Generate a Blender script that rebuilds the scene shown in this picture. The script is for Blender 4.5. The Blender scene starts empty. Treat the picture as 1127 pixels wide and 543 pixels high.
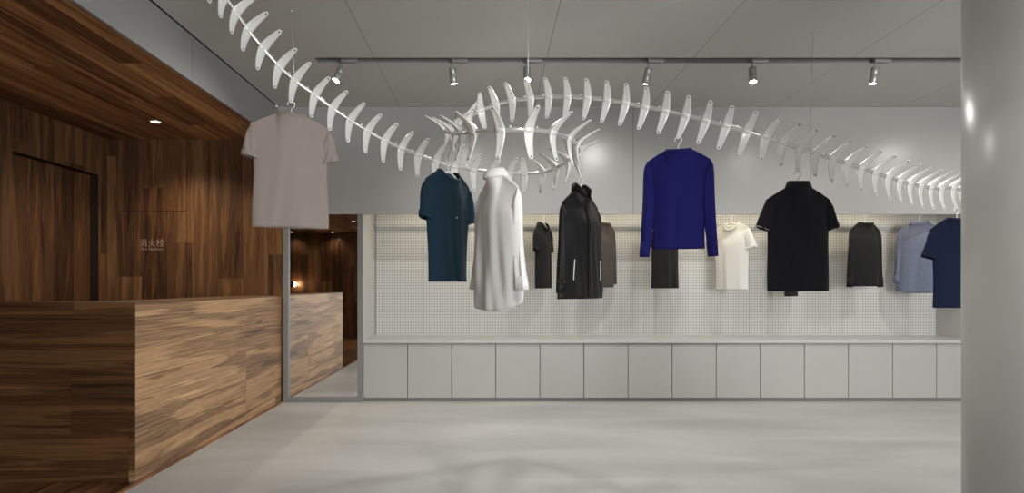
import bpy, bmesh, math, random
from mathutils import Vector, Matrix
PI = math.pi
random.seed(7)
SC = bpy.context.scene
COL = SC.collection

# ------------------------------------------------------------------ camera
F = 642.0                     # focal length in pixels of the 1127 px wide frame
VX, VY = 540.0, 314.0         # where the lines running away from the camera meet
CZ = 1.2                      # eye height
cam = bpy.data.cameras.new('camera')
cam.sensor_width = 36.0
cam.sensor_fit = 'HORIZONTAL'
cam.lens = 36.0 * F / 1127.0
cam.shift_x = (563.5 - VX) / 1127.0
cam.shift_y = (VY - 271.5) / 1127.0
cam.clip_start = 0.02
cam_o = bpy.data.objects.new('camera', cam)
cam_o.location = (0, 0, CZ)
cam_o.rotation_euler = (PI / 2, 0, 0)
COL.objects.link(cam_o)
SC.camera = cam_o

# ------------------------------------------------------------------ exposure and world
SC.view_settings.view_transform = 'Standard'
SC.view_settings.look = 'None'
SC.view_settings.gamma = 1.0
SC.view_settings.exposure = -0.28
SC.view_settings.use_curve_mapping = False
W = bpy.data.worlds.new('world')
SC.world = W
W.use_nodes = True
W.node_tree.nodes['Background'].inputs[0].default_value = (0.95, 0.98, 1.0, 1)
W.node_tree.nodes['Background'].inputs[1].default_value = 1.0


def area(name, loc, target, sx, sy, power, color=(1, 1, 1)):
    l = bpy.data.lights.new(name, 'AREA')
    l.shape = 'RECTANGLE'; l.size = sx; l.size_y = sy
    l.energy = power; l.color = color
    o = bpy.data.objects.new(name, l)
    o.location = loc
    o.rotation_euler = (Vector(target) - Vector(loc)).to_track_quat('-Z', 'Y').to_euler()
    COL.objects.link(o)
    return o


def spot(name, loc, target, power, angle, blend=0.6, color=(1, 1, 1), radius=0.03):
    l = bpy.data.lights.new(name, 'SPOT')
    l.energy = power; l.spot_size = math.radians(angle); l.spot_blend = blend
    l.color = color; l.shadow_soft_size = radius
    o = bpy.data.objects.new(name, l)
    o.location = loc
    o.rotation_euler = (Vector(target) - Vector(loc)).to_track_quat('-Z', 'Y').to_euler()
    COL.objects.link(o)
    return o


# unseen area light added behind the camera as daylight through an assumed shop window
area('assumed_window_light', (3.6, -4.25, 1.75), (3.6, 6, 1.1), 3.4, 2.6, 560, (1.0, 0.99, 0.97))
POWER_TRACK = 55
POWER_DOWN = 85
LED_STRENGTH = 29.0
POWER_FILL = 70

# ------------------------------------------------------------------ material helpers


def new_mat(name):
    m = bpy.data.materials.new(name)
    m.use_nodes = True
    nt = m.node_tree
    return m, nt, nt.nodes['Principled BSDF']


def N(nt, t, **kw):
    n = nt.nodes.new(t)
    for k, v in kw.items():
        setattr(n, k, v)
    return n


def plain(name, col, rough=0.5, metal=0.0, noise=0.0, nscale=8.0, spec=0.5, bump=0.0, bscale=200.0, sheen=0.0):
    m, nt, b = new_mat(name)
    b.inputs['Roughness'].default_value = rough
    b.inputs['Metallic'].default_value = metal
    b.inputs['Specular IOR Level'].default_value = spec
    if sheen:
        b.inputs['Sheen Weight'].default_value = sheen
    tc = N(nt, 'ShaderNodeTexCoord')
    nz = N(nt, 'ShaderNodeTexNoise'); nz.inputs['Scale'].default_value = nscale; nz.inputs['Detail'].default_value = 5
    nt.links.new(tc.outputs['Object'], nz.inputs['Vector'])
    rmp = N(nt, 'ShaderNodeValToRGB')
    c = Vector(col)
    rmp.color_ramp.elements[0].position = 0.3; rmp.color_ramp.elements[1].position = 0.7
    rmp.color_ramp.elements[0].color = (*(c * (1 - noise)), 1)
    rmp.color_ramp.elements[1].color = (*(c * (1 + noise)), 1)
    nt.links.new(nz.outputs['Fac'], rmp.inputs[0])
    nt.links.new(rmp.outputs[0], b.inputs['Base Color'])
    if bump:
        n2 = N(nt, 'ShaderNodeTexNoise'); n2.inputs['Scale'].default_value = bscale; n2.inputs['Detail'].default_value = 3
        nt.links.new(tc.outputs['Object'], n2.inputs['Vector'])
        bp = N(nt, 'ShaderNodeBump'); bp.inputs['Strength'].default_value = bump; bp.inputs['Distance'].default_value = 0.002
        nt.links.new(n2.outputs['Fac'], bp.inputs['Height'])
        nt.links.new(bp.outputs[0], b.inputs['Normal'])
    return m


def math_node(nt, op, a, b=None, c=None):
    n = N(nt, 'ShaderNodeMath', operation=op)
    for i, v in enumerate((a, b, c)):
        if v is None:
            continue
        if isinstance(v, (int, float)):
            n.inputs[i].default_value = v
        else:
            nt.links.new(v, n.inputs[i])
    return n.outputs[0]


def seamed(name, col, seams, axis='X', width=0.004, rough=0.5, spec=0.5, dark=0.35, noise=0.02):
    """painted board with fine open joints at the given coordinates"""
    m = plain(name, col, rough, noise=noise, nscale=1.5, spec=spec, bump=0.15, bscale=300)
    nt = m.node_tree; b = nt.nodes['Principled BSDF']
    src = b.inputs['Base Color'].links[0].from_socket
    tc = N(nt, 'ShaderNodeTexCoord'); sp = N(nt, 'ShaderNodeSeparateXYZ')
    nt.links.new(tc.outputs['Object'], sp.inputs[0])
    total = None
    for s in seams:
        d = math_node(nt, 'ABSOLUTE', math_node(nt, 'SUBTRACT', sp.outputs[axis], s))
        l = math_node(nt, 'LESS_THAN', d, width / 2)
        total = l if total is None else math_node(nt, 'MAXIMUM', total, l)
    mx = N(nt, 'ShaderNodeMix', data_type='RGBA')
    nt.links.new(total, mx.inputs[0]); nt.links.new(src, mx.inputs[6])
    mx.inputs[7].default_value = (col[0] * dark, col[1] * dark, col[2] * dark, 1)
    nt.links.new(mx.outputs[2], b.inputs['Base Color'])
    return m


def wood(name, along, across, plank_w=0.19, plank_l=2.2, tone=1.0, swirl=0.6, rough=0.42, cols=None, grain=1.0, vary=0.35, seed=0.0, spec=0.4, squeeze=7.5, run=0.55):
    """walnut boards: 'along' and 'across' name object axes"""
    m, nt, b = new_mat(name)
    b.inputs['Roughness'].default_value = rough
    b.inputs['Specular IOR Level'].default_value = spec
    tc = N(nt, 'ShaderNodeTexCoord'); sp = N(nt, 'ShaderNodeSeparateXYZ')
    nt.links.new(tc.outputs['Object'], sp.inputs[0])
    a = math_node(nt, 'ADD', sp.outputs[along], 31.7 + seed)
    c = math_node(nt, 'ADD', sp.outputs[across], 17.3 + seed * 0.37)
    row = math_node(nt, 'FLOOR', math_node(nt, 'DIVIDE', c, plank_w))
    wn = N(nt, 'ShaderNodeTexWhiteNoise', noise_dimensions='1D'); nt.links.new(row, wn.inputs['W'])
    a2 = math_node(nt, 'ADD', a, math_node(nt, 'MULTIPLY', wn.outputs['Value'], plank_l))
    cell = math_node(nt, 'FLOOR', math_node(nt, 'DIVIDE', a2, plank_l))
    cv = N(nt, 'ShaderNodeCombineXYZ'); nt.links.new(row, cv.inputs[0]); nt.links.new(cell, cv.inputs[1])
    w2 = N(nt, 'ShaderNodeTexWhiteNoise', noise_dimensions='2D'); nt.links.new(cv.outputs[0], w2.inputs['Vector'])
    rnd = w2.outputs['Value']
    # grain coordinates
    ga = math_node(nt, 'ADD', math_node(nt, 'MULTIPLY', a, run), math_node(nt, 'MULTIPLY', rnd, 37.0))
    gc = math_node(nt, 'MULTIPLY', c, squeeze)
    gv = N(nt, 'ShaderNodeCombineXYZ'); nt.links.new(ga, gv.inputs[0]); nt.links.new(gc, gv.inputs[1]); nt.links.new(math_node(nt, 'MULTIPLY', rnd, 11.0), gv.inputs[2])
    n1 = N(nt, 'ShaderNodeTexNoise'); n1.inputs['Scale'].default_value = 1.5 * grain; n1.inputs['Detail'].default_value = 6
    n1.inputs['Roughness'].default_value = 0.6; n1.inputs['Distortion'].default_value = swirl
    nt.links.new(gv.outputs[0], n1.inputs['Vector'])
    # fine fibres
    fv = N(nt, 'ShaderNodeCombineXYZ'); nt.links.new(math_node(nt, 'MULTIPLY', ga, 2.5), fv.inputs[0]); nt.links.new(math_node(nt, 'MULTIPLY', gc, 14.0), fv.inputs[1])
    n2 = N(nt, 'ShaderNodeTexNoise'); n2.inputs['Scale'].default_value = 1.6; n2.inputs['Detail'].default_value = 4
    nt.links.new(fv.outputs[0], n2.inputs['Vector'])
    # cathedral rings: noise bands folded
    band = math_node(nt, 'FRACT', math_node(nt, 'MULTIPLY', n1.outputs['Fac'], 7.0))
    band = math_node(nt, 'ABSOLUTE', math_node(nt, 'SUBTRACT', band, 0.5))
    v = math_node(nt, 'ADD', math_node(nt, 'MULTIPLY', n1.outputs['Fac'], 0.95), math_node(nt, 'MULTIPLY', band, 0.25))
    v = math_node(nt, 'ADD', v, math_node(nt, 'MULTIPLY', math_node(nt, 'SUBTRACT', n2.outputs['Fac'], 0.5), 0.55))
    v = math_node(nt, 'ADD', v, math_node(nt, 'MULTIPLY', math_node(nt, 'SUBTRACT', rnd, 0.5), vary))
    r = N(nt, 'ShaderNodeValToRGB')
    cs = cols or [(0.030, 0.013, 0.006), (0.090, 0.040, 0.017), (0.175, 0.084, 0.034), (0.29, 0.155, 0.066)]
    pos = [0.28, 0.45, 0.62, 0.82]
    r.color_ramp.elements[0].position = pos[0]; r.color_ramp.elements[0].color = (*[x * tone for x in cs[0]], 1)
    r.color_ramp.elements[1].position = pos[3]; r.color_ramp.elements[1].color = (*[x * tone for x in cs[3]], 1)
    for i in (1, 2):
        e = r.color_ramp.elements.new(pos[i]); e.color = (*[x * tone for x in cs[i]], 1)
    nt.links.new(v, r.inputs[0])
    # plank joints
    def edge(x, step, w):
        f = math_node(nt, 'FRACT', math_node(nt, 'DIVIDE', x, step))
        d = math_node(nt, 'MINIMUM', f, math_node(nt, 'SUBTRACT', 1.0, f))
        return math_node(nt, 'LESS_THAN', d, w / step)
    j = math_node(nt, 'MAXIMUM', edge(c, plank_w, 0.0007), edge(a2, plank_l, 0.0009))
    mx = N(nt, 'ShaderNodeMix', data_type='RGBA', blend_type='MULTIPLY')
    nt.links.new(math_node(nt, 'MULTIPLY', j, 0.55), mx.inputs[0]); nt.links.new(r.outputs[0], mx.inputs[6])
    mx.inputs[7].default_value = (0.25, 0.2, 0.18, 1)
    nt.links.new(mx.outputs[2], b.inputs['Base Color'])
    bp = N(nt, 'ShaderNodeBump'); bp.inputs['Strength'].default_value = 0.12; bp.inputs['Distance'].default_value = 0.002
    nt.links.new(n2.outputs['Fac'], bp.inputs['Height']); nt.links.new(bp.outputs[0], b.inputs['Normal'])
    return m


def concrete():
    m, nt, b = new_mat('polished_concrete')
    b.inputs['Roughness'].default_value = 0.42
    b.inputs['Specular IOR Level'].default_value = 0.35
    tc = N(nt, 'ShaderNodeTexCoord')
    mp = N(nt, 'ShaderNodeMapping'); mp.inputs['Rotation'].default_value = (0, 0, math.radians(28)); mp.inputs['Scale'].default_value = (0.45, 1.5, 1)
    nt.links.new(tc.outputs['Object'], mp.inputs[0])
    n1 = N(nt, 'ShaderNodeTexNoise'); n1.inputs['Scale'].default_value = 1.3; n1.inputs['Detail'].default_value = 8; n1.inputs['Distortion'].default_value = 0.5
    nt.links.new(mp.outputs[0], n1.inputs[0])
    n2 = N(nt, 'ShaderNodeTexNoise'); n2.inputs['Scale'].default_value = 60; n2.inputs['Detail'].default_value = 4
    nt.links.new(tc.outputs['Object'], n2.inputs[0])
    v = math_node(nt, 'ADD', math_node(nt, 'MULTIPLY', n1.outputs['Fac'], 0.85), math_node(nt, 'MULTIPLY', n2.outputs['Fac'], 0.15))
    r = N(nt, 'ShaderNodeValToRGB')
    r.color_ramp.elements[0].position = 0.3; r.color_ramp.elements[0].color = (0.37, 0.368, 0.352, 1)
    r.color_ramp.elements[1].position = 0.7; r.color_ramp.elements[1].color = (0.55, 0.547, 0.53, 1)
    nt.links.new(v, r.inputs[0])
    sp = N(nt, 'ShaderNodeSeparateXYZ'); nt.links.new(tc.outputs['Object'], sp.inputs[0])
    def ln(x, step):
        f = math_node(nt, 'FRACT', math_node(nt, 'DIVIDE', math_node(nt, 'ADD', x, 50.1), step))
        return math_node(nt, 'LESS_THAN', f, 0.0022 / step)
    j = math_node(nt, 'MAXIMUM', ln(sp.outputs['X'], 1.2), ln(sp.outputs['Y'], 1.2))
    mx = N(nt, 'ShaderNodeMix', data_type='RGBA', blend_type='MULTIPLY')
    nt.links.new(math_node(nt, 'MULTIPLY', j, 0.22), mx.inputs[0]); nt.links.new(r.outputs[0], mx.inputs[6]); mx.inputs[7].default_value = (0.3, 0.3, 0.3, 1)
    nt.links.new(mx.outputs[2], b.inputs['Base Color'])
    return m


def perforated():
    m, nt, b = new_mat('perforated_panel')
    b.inputs['Roughness'].default_value = 0.5
    tc = N(nt, 'ShaderNodeTexCoord'); sp = N(nt, 'ShaderNodeSeparateXYZ'); nt.links.new(tc.outputs['Object'], sp.inputs[0])
    def cell(x, p):
        return math_node(nt, 'SUBTRACT', math_node(nt, 'FRACT', math_node(nt, 'DIVIDE', math_node(nt, 'ADD', x, 20.0), p)), 0.5)
    p = 0.030
    cx = cell(sp.outputs['X'], p); cz = cell(sp.outputs['Z'], p)
    d = math_node(nt, 'SQRT', math_node(nt, 'ADD', math_node(nt, 'MULTIPLY', cx, cx), math_node(nt, 'MULTIPLY', cz, cz)))
    h = math_node(nt, 'LESS_THAN', d, 0.255)
    # open joints between the panels
    f = math_node(nt, 'FRACT', math_node(nt, 'DIVIDE', math_node(nt, 'ADD', sp.outputs['X'], 1.313), 1.061))
    s = math_node(nt, 'LESS_THAN', f, 0.005)
    mx = N(nt, 'ShaderNodeMix', data_type='RGBA')
    nt.links.new(math_node(nt, 'MULTIPLY', h, 0.62), mx.inputs[0])
    mx.inputs[6].default_value = (0.58, 0.578, 0.565, 1); mx.inputs[7].default_value = (0.12, 0.115, 0.105, 1)
    m2 = N(nt, 'ShaderNodeMix', data_type='RGBA')
    nt.links.new(math_node(nt, 'MULTIPLY', s, 0.5), m2.inputs[0]); nt.links.new(mx.outputs[2], m2.inputs[6]); m2.inputs[7].default_value = (0.2, 0.2, 0.19, 1)
    nt.links.new(m2.outputs[2], b.inputs['Base Color'])
    bp = N(nt, 'ShaderNodeBump', invert=True); bp.inputs['Strength'].default_value = 0.5; bp.inputs['Distance'].default_value = 0.003
    nt.links.new(h, bp.inputs['Height']); nt.links.new(bp.outputs[0], b.inputs['Normal'])
    return m


def emissive(name, col, strength):
    m, nt, b = new_mat(name)
    b.inputs['Base Color'].default_value = (*col, 1)
    b.inputs['Emission Color'].default_value = (*col, 1)
    b.inputs['Emission Strength'].default_value = strength
    return m


def fabric(name, col, rough=0.85, weave=420.0, vary=0.06, stretch=(1, 1, 1), sheen=0.05, bump=0.25):
    m, nt, b = new_mat(name)
    b.inputs['Roughness'].default_value = rough
    b.inputs['Specular IOR Level'].default_value = 0.2
    b.inputs['Sheen Weight'].default_value = sheen
    tc = N(nt, 'ShaderNodeTexCoord'); mp = N(nt, 'ShaderNodeMapping'); mp.inputs['Scale'].default_value = stretch
    nt.links.new(tc.outputs['Object'], mp.inputs[0])
    n1 = N(nt, 'ShaderNodeTexNoise'); n1.inputs['Scale'].default_value = weave; n1.inputs['Detail'].default_value = 2
    nt.links.new(mp.outputs[0], n1.inputs[0])
    r = N(nt, 'ShaderNodeValToRGB'); c = Vector(col)
    r.color_ramp.elements[0].position = 0.3; r.color_ramp.elements[0].color = (*(c * (1 - vary)), 1)
    r.color_ramp.elements[1].position = 0.7; r.color_ramp.elements[1].color = (*(c * (1 + vary)), 1)
    nt.links.new(n1.outputs['Fac'], r.inputs[0]); nt.links.new(r.outputs[0], b.inputs['Base Color'])
    bp = N(nt, 'ShaderNodeBump'); bp.inputs['Strength'].default_value = bump; bp.inputs['Distance'].default_value = 0.001
    nt.links.new(n1.outputs['Fac'], bp.inputs['Height']); nt.links.new(bp.outputs[0], b.inputs['Normal'])
    return m


GREY = (0.40, 0.40, 0.385)
M = {}
M['ceil'] = seamed('painted_ceiling_board', (0.50, 0.50, 0.485), [-0.935, 0.45, 1.63, 2.90, 4.20], 'X', 0.005, 0.55)
M['wall'] = seamed('grey_wall_panel', (0.375, 0.375, 0.365), [-0.36, 1.467, 3.29], 'X', 0.005, 0.27, noise=0.015)
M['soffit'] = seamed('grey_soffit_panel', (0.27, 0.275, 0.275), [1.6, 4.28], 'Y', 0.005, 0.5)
M['cab'] = plain('grey_cabinet_lacquer', (0.42, 0.42, 0.405), 0.38, noise=0.012, nscale=3, bump=0.1)
M['top'] = plain('pale_grey_worktop', (0.50, 0.50, 0.485), 0.35, noise=0.02, nscale=4)
M['column'] = plain('satin_grey_column_paint', (0.66, 0.66, 0.65), 0.3, noise=0.01, nscale=2)
M['return'] = plain('pale_reveal_paint', (0.55, 0.545, 0.525), 0.5, noise=0.01)
M['dark'] = plain('black_painted_shade', (0.012, 0.012, 0.012), 0.8)
M['frame'] = plain('grey_mirror_frame_metal', (0.20, 0.197, 0.19), 0.55)
M['mirror'] = plain('mirror_glass', (0.9, 0.9, 0.89), 0.0, 1.0)
M['perf'] = perforated()
M['floor'] = concrete()
M['wood_wall_x'] = wood('walnut_boards_upright', 'Z', 'X', 0.26, 1.9, 0.78, 0.35, seed=3)
M['wood_wall_y'] = wood('walnut_boards_upright_side', 'Z', 'Y', 0.26, 1.9, 0.72, 0.35, seed=9)
M['wood_ceil'] = wood('walnut_ceiling_boards', 'Y', 'X', 0.16, 2.6, 2.1, 0.4, seed=5, run=0.4, squeeze=9)
M['wood_floor'] = wood('walnut_floor_boards', 'Y', 'X', 0.14, 1.4, 1.5, 0.5, rough=0.3, seed=2)
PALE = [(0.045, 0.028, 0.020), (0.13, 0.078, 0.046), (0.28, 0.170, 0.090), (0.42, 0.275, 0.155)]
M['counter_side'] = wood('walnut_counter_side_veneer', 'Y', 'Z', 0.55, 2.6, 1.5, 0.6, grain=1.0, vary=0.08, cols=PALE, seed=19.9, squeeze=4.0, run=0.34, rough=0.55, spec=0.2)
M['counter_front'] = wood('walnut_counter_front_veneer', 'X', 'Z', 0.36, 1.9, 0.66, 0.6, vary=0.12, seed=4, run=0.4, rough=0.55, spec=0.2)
M['edge_wood'] = wood('copper_toned_wood_strip', 'Y', 'X', 0.3, 0.8, 2.0, 0.3, seed=6)
M['white_metal'] = plain('satin_silver_white_casting', (0.86, 0.86, 0.85), 0.3, 0.12, noise=0.02, nscale=20)
M['rod'] = plain('silver_tube', (0.72, 0.72, 0.71), 0.22, 0.6)
M['track'] = plain('grey_track_metal', (0.2, 0.2, 0.197), 0.55)
M['slot'] = plain('slot_shade_lining', (0.27, 0.27, 0.265), 0.7)
M['lamp'] = plain('satin_grey_lamp_housing', (0.40, 0.40, 0.39), 0.35, 0.5)
M['hanger'] = plain('white_hanger_plastic', (0.82, 0.82, 0.81), 0.3)
M['hook'] = plain('hook_steel', (0.8, 0.8, 0.8), 0.2, 0.8)
M['lit'] = emissive('lit_lamp_lens', (1.0, 0.97, 0.9), 60)
M['dim'] = emissive('weakly_lit_lamp_lens', (1.0, 0.97, 0.92), 1.6)
M['warm'] = emissive('warm_lamp_lens', (1.0, 0.78, 0.50), 4)
M['led'] = emissive('warm_led_strip', (1.0, 0.88, 0.66), LED_STRENGTH)
M['black'] = plain('black_lacquer', (0.012, 0.012, 0.013), 0.25)
M['letter'] = plain('pale_brown_lettering', (0.30, 0.21, 0.155), 0.5)

# ------------------------------------------------------------------ object helpers


def tag(o, label=None, cat=None, group=None, kind=None):
    if label: o['label'] = label
    if cat: o['category'] = cat
    if group: o['group'] = group
    if kind: o['kind'] = kind
    return o


def thing(name, loc, label, cat, group=None, rz=0.0):
    o = bpy.data.objects.new(name, None)
    o.empty_display_size = 0.1
    o.location = loc; o.rotation_euler = (0, 0, rz)
    COL.objects.link(o)
    return tag(o, label, cat, group)


def obj(name, bm, mats, parent=None, world=True, smooth=False, label=None):
    if parent is not None and world:
        bmesh.ops.translate(bm, verts=bm.verts, vec=-parent_world(parent))
    me = bpy.data.meshes.new(name)
    bmesh.ops.recalc_face_normals(bm, faces=bm.faces)
    if smooth:
        for f in bm.faces: f.smooth = True
    bm.to_mesh(me); bm.free()
    if not isinstance(mats, (list, tuple)): mats = [mats]
    for m in mats: me.materials.append(m)
    o = bpy.data.objects.new(name, me)
    COL.objects.link(o)
    if parent is not None: o.parent = parent
    if label: o['label'] = label
    return o


def parent_world(p):
    v = Vector((0, 0, 0))
    while p is not None:
        v += Vector(p.location); p = p.parent
    return v


def struct(name, bm, mat, parent=None, **kw):
    o = obj(name, bm, mat, parent, **kw)
    if parent is None: o['kind'] = 'structure'
    return o


def add_box(bm, x0, x1, y0, y1, z0, z1, mi=0, bevel=0.0):
    v = [bm.verts.new((x, y, z)) for x in (x0, x1) for y in (y0, y1) for z in (z0, z1)]
    fs = []
    for q in ((0, 1, 3, 2), (4, 6, 7, 5), (0, 4, 5, 1), (2, 3, 7, 6), (0, 2, 6, 4), (1, 5, 7, 3)):
        f = bm.faces.new([v[i] for i in q]); f.material_index = mi; fs.append(f)
    if bevel:
        es = list({e for f in fs for e in f.edges})
        bmesh.ops.bevel(bm, geom=es, offset=bevel, segments=2, affect='EDGES', profile=0.5)
    return bm


def bx(*a, **k):
    return add_box(bmesh.new(), *a, **k)


def frame_at(pts, i, closed=False, up=None):
    n = len(pts)
    if closed:
        t = pts[(i + 1) % n] - pts[(i - 1) % n]
    else:
        t = pts[min(i + 1, n - 1)] - pts[max(i - 1, 0)]
    return t.normalized()


def add_tube(bm, pts, r, seg=10, closed=False, mi=0, caps=True, flat=1.0):
    pts = [Vector(p) for p in pts]
    n = len(pts)
    rs = r if isinstance(r, (list, tuple)) else [r] * n
    t0 = frame_at(pts, 0, closed)
    a = Vector((0, 0, 1)) if abs(t0.z) < 0.9 else Vector((1, 0, 0))
    u = t0.cross(a).normalized()
    rings = []
    for i in range(n):
        t = frame_at(pts, i, closed)
        u = (u - t * u.dot(t)).normalized()
        w = t.cross(u)
        rings.append([bm.verts.new(pts[i] + (u * math.cos(2 * PI * k / seg) * flat + w * math.sin(2 * PI * k / seg)) * rs[i]) for k in range(seg)])
    m = n if closed else n - 1
    for i in range(m):
        A, B = rings[i], rings[(i + 1) % n]
        for k in range(seg):
            f = bm.faces.new((A[k], A[(k + 1) % seg], B[(k + 1) % seg], B[k])); f.material_index = mi; f.smooth = True
    if caps and not closed:
        for R_ in (rings[0], rings[-1]):
            f = bm.faces.new(R_); f.material_index = mi
    return bm


def add_lathe(bm, prof, axis_o=(0, 0, 0), axis_d=(0, 0, 1), seg=24, mi=0, cap=True):
    """prof: (radius, height) along axis"""
    d = Vector(axis_d).normalized()
    a = Vector((0, 0, 1)) if abs(d.z) < 0.9 else Vector((1, 0, 0))
    u = d.cross(a).normalized(); w = d.cross(u)
    o = Vector(axis_o)
    rings = []
    for r, h in prof:
        rings.append([bm.verts.new(o + d * h + (u * math.cos(2 * PI * k / seg) + w * math.sin(2 * PI * k / seg)) * max(r, 1e-5)) for k in range(seg)])
    for A, B in zip(rings, rings[1:]):
        for k in range(seg):
            f = bm.faces.new((A[k], A[(k + 1) % seg], B[(k + 1) % seg], B[k])); f.material_index = mi; f.smooth = True
    if cap:
        for R_ in (rings[0], rings[-1]):
            f = bm.faces.new(R_); f.material_index = mi
    return bm


def catmull(P, per=6, closed=False):
    P = [Vector(p) for p in P]
    out = []
    n = len(P)
    for i in range(n - 1):
        p0 = P[max(i - 1, 0)]; p1 = P[i]; p2 = P[i + 1]; p3 = P[min(i + 2, n - 1)]
        for k in range(per):
            t = k / per
            out.append(0.5 * ((2 * p1) + (p2 - p0) * t + (2 * p0 - 5 * p1 + 4 * p2 - p3) * t * t + (3 * p1 - p0 - 3 * p2 + p3) * t ** 3))
    out.append(P[-1])
    return out


def at(px, py, Y):
    """world point seen at a pixel, at distance Y in front of the camera"""
    return Vector(((px - VX) * Y / F, Y, CZ + (VY - py) * Y / F))


def project(p):
    return (VX + F * p.x / p.y, VY - F * (p.z - CZ) / p.y)


def smoothstep(x):
    x = max(0.0, min(1.0, x))
    return x * x * (3 - 2 * x)


# ================================================================== THE SETTING
XL, XR = -3.94, 5.6           # left wood wall, right wall
XC = -2.15                    # counter side plane
XS = -2.19                    # soffit face
YB = 6.0                      # back wall plane
YN = 6.62                     # back of the niche
YF = -4.0                     # shop front
ZC, ZW = 3.03, 2.70           # main ceiling, wood ceiling
NX0, NX1 = -1.313, 5.05       # niche sides
ZH = 1.93                     # underside of the header

struct('floor', bx(-2.12, XR + 0.1, YF - 0.1, YN + 0.1, -0.1, 0.0), M['floor'])
struct('floor_wood', bx(-6.3, -2.12, -1.35, YN + 0.1, -0.1, 0.0), M['wood_floor'])
struct('trim_1', bx(-2.149, -2.122, -1.1, YB - 0.02, 0.0005, 0.006), M['edge_wood'])

bm = bmesh.new()
SY0, SY1, SX0 = 4.69, 4.81, -1.42
add_box(bm, XS + 0.016, XR + 0.1, YF - 0.1, SY0, ZC, ZC + 0.02)
add_box(bm, XS + 0.016, XR + 0.1, SY1, YB - 0.012, ZC, ZC + 0.02)
add_box(bm, XS + 0.016, SX0, SY0, SY1, ZC, ZC + 0.02)
add_box(bm, XS - 0.1, XR + 0.1, YF - 0.1, YB + 0.05, ZC + 0.07, ZC + 0.12)
struct('ceiling', bm, M['ceil'])
bm = bmesh.new()
add_box(bm, SX0 - 0.0, SX0 + 0.002, SY0, SY1, ZC + 0.001, ZC + 0.0695)
add_box(bm, SX0, XR, SY0 + 0.0005, SY0 + 0.0025, ZC + 0.001, ZC + 0.0695)
add_box(bm, SX0, XR, SY1 - 0.0025, SY1 - 0.0005, ZC + 0.001, ZC + 0.0695)
struct('slot_shade', bm, M['slot'])  # lining in darker grey, painted in as the depth shade of the slot
struct('back_joint_shade', bx(XS, XR, YB - 0.0119, YB - 0.0003, ZC + 0.001, ZC + 0.02), M['dark'])  # black strip filling the joint, a painted shadow line along the back wall
struct('soffit_gap_shade', bx(XS - 0.03, XS + 0.03, YF, YB, ZC + 0.021, ZC + 0.03), M['dark'])  # black strip over the soffit gap, painted in for the shade there

# soffit over the counter alcove
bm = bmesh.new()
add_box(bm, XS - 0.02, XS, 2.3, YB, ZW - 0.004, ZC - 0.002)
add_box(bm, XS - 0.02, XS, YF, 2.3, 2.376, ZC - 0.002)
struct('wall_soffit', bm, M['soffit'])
bm = bmesh.new()
add_box(bm, XL - 0.1, XS - 0.02, 2.3, YB + 0.05, ZW, ZW + 0.05)
add_box(bm, -6.3, XS - 0.02, -1.35, 2.3, 2.38, 2.43)
add_box(bm, XL - 0.1, XS - 0.02, 2.25, 2.3, 2.38, ZW + 0.05)
struct('ceiling_wood', bm, M['wood_ceil'])
# wood walls
struct('wall_back_wood', bx(XL - 0.1, -2.135, YB, YB + 0.1, 0, ZW), M['wood_wall_x'])
bm = bmesh.new()
DY0, DY1, DZ = 4.81, 5.865, 2.31
add_box(bm, XL - 0.1, XL, 1.5, DY0, 0, ZW)
add_box(bm, XL - 0.1, XL, DY1, YB, 0, ZW)
add_box(bm, XL - 0.1, XL, DY0, DY1, DZ, ZW)
struct('wall_left', bm, M['wood_wall_y'])
struct('wall_staff_return', bx(-6.3, XL - 0.1, 1.5, 1.6, 0, 2.38), M['wood_wall_x'])
struct('wall_staff_side', bx(-6.3, -6.2, -1.35, 1.5, 0, 2.38), M['wood_wall_y'])
bm = bmesh.new()
add_box(bm, -6.2, -3.46, -1.3, -1.2, 0, 2.38)
add_box(bm, -3.44, -2.14, -1.3, -1.12, 0, 2.38)
struct('wall_staff_rear', bm, M['wood_wall_x'])

# flush wood door in its recess
d = obj('door_1', bx(XL - 0.13, XL - 0.085, DY0 + 0.004, DY1 - 0.004, 0.004, DZ - 0.004, bevel=0.002), M['wood_wall_y'])
d['kind'] = 'structure'
bm = bmesh.new()
add_box(bm, XL - 0.16, XL - 0.003, DY1 - 0.004, DY1 - 0.001, 0, DZ)
add_box(bm, XL - 0.16, XL - 0.003, DY0 + 0.001, DY0 + 0.004, 0, DZ)
add_box(bm, XL - 0.16, XL - 0.003, DY0, DY1, DZ - 0.004, DZ - 0.001)
obj('door_frame', bm, plain('dark_walnut_reveal', (0.022, 0.014, 0.010), 0.8, spec=0.15), d, world=False)

# grey header wall with the niche under it
bm = bmesh.new()
add_box(bm, -2.134, XR + 0.1, YB, YB + 0.03, ZH, ZC)
add_box(bm, XS, -2.134, YB, YB + 0.03, ZW + 0.001, ZC)
struct('wall_back', bm, M['wall'])
struct('wall_mirror_backing', bx(-2.135, -1.36, YB + 0.03, YB + 0.06, 0, ZH), M['cab'])
bm = bmesh.new()
add_box(bm, NX0 - 0.045, NX0, YB + 0.001, YN, 0, 2.10)
add_box(bm, NX1, NX1 + 0.05, YB + 0.001, YN, 0, 2.10)
add_box(bm, NX0 - 0.045, NX1 + 0.05, YB + 0.031, YN, 2.10, 2.13)
struct('wall_niche_lining', bm, M['return'])
struct('wall_niche_back', bx(NX0 - 0.045, NX1 + 0.05, YN, YN + 0.03, 0, 2.13), M['perf'])
struct('trim_3', bx(NX0 + 0.0, NX0 + 0.012, YN - 0.006, YN - 0.0005, 0.64, 2.10), M['frame'])
struct('wall_back_end', bx(NX1 + 0.05, XR + 0.1, YB, YB + 0.03, 0, ZH), M['wall'])

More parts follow.
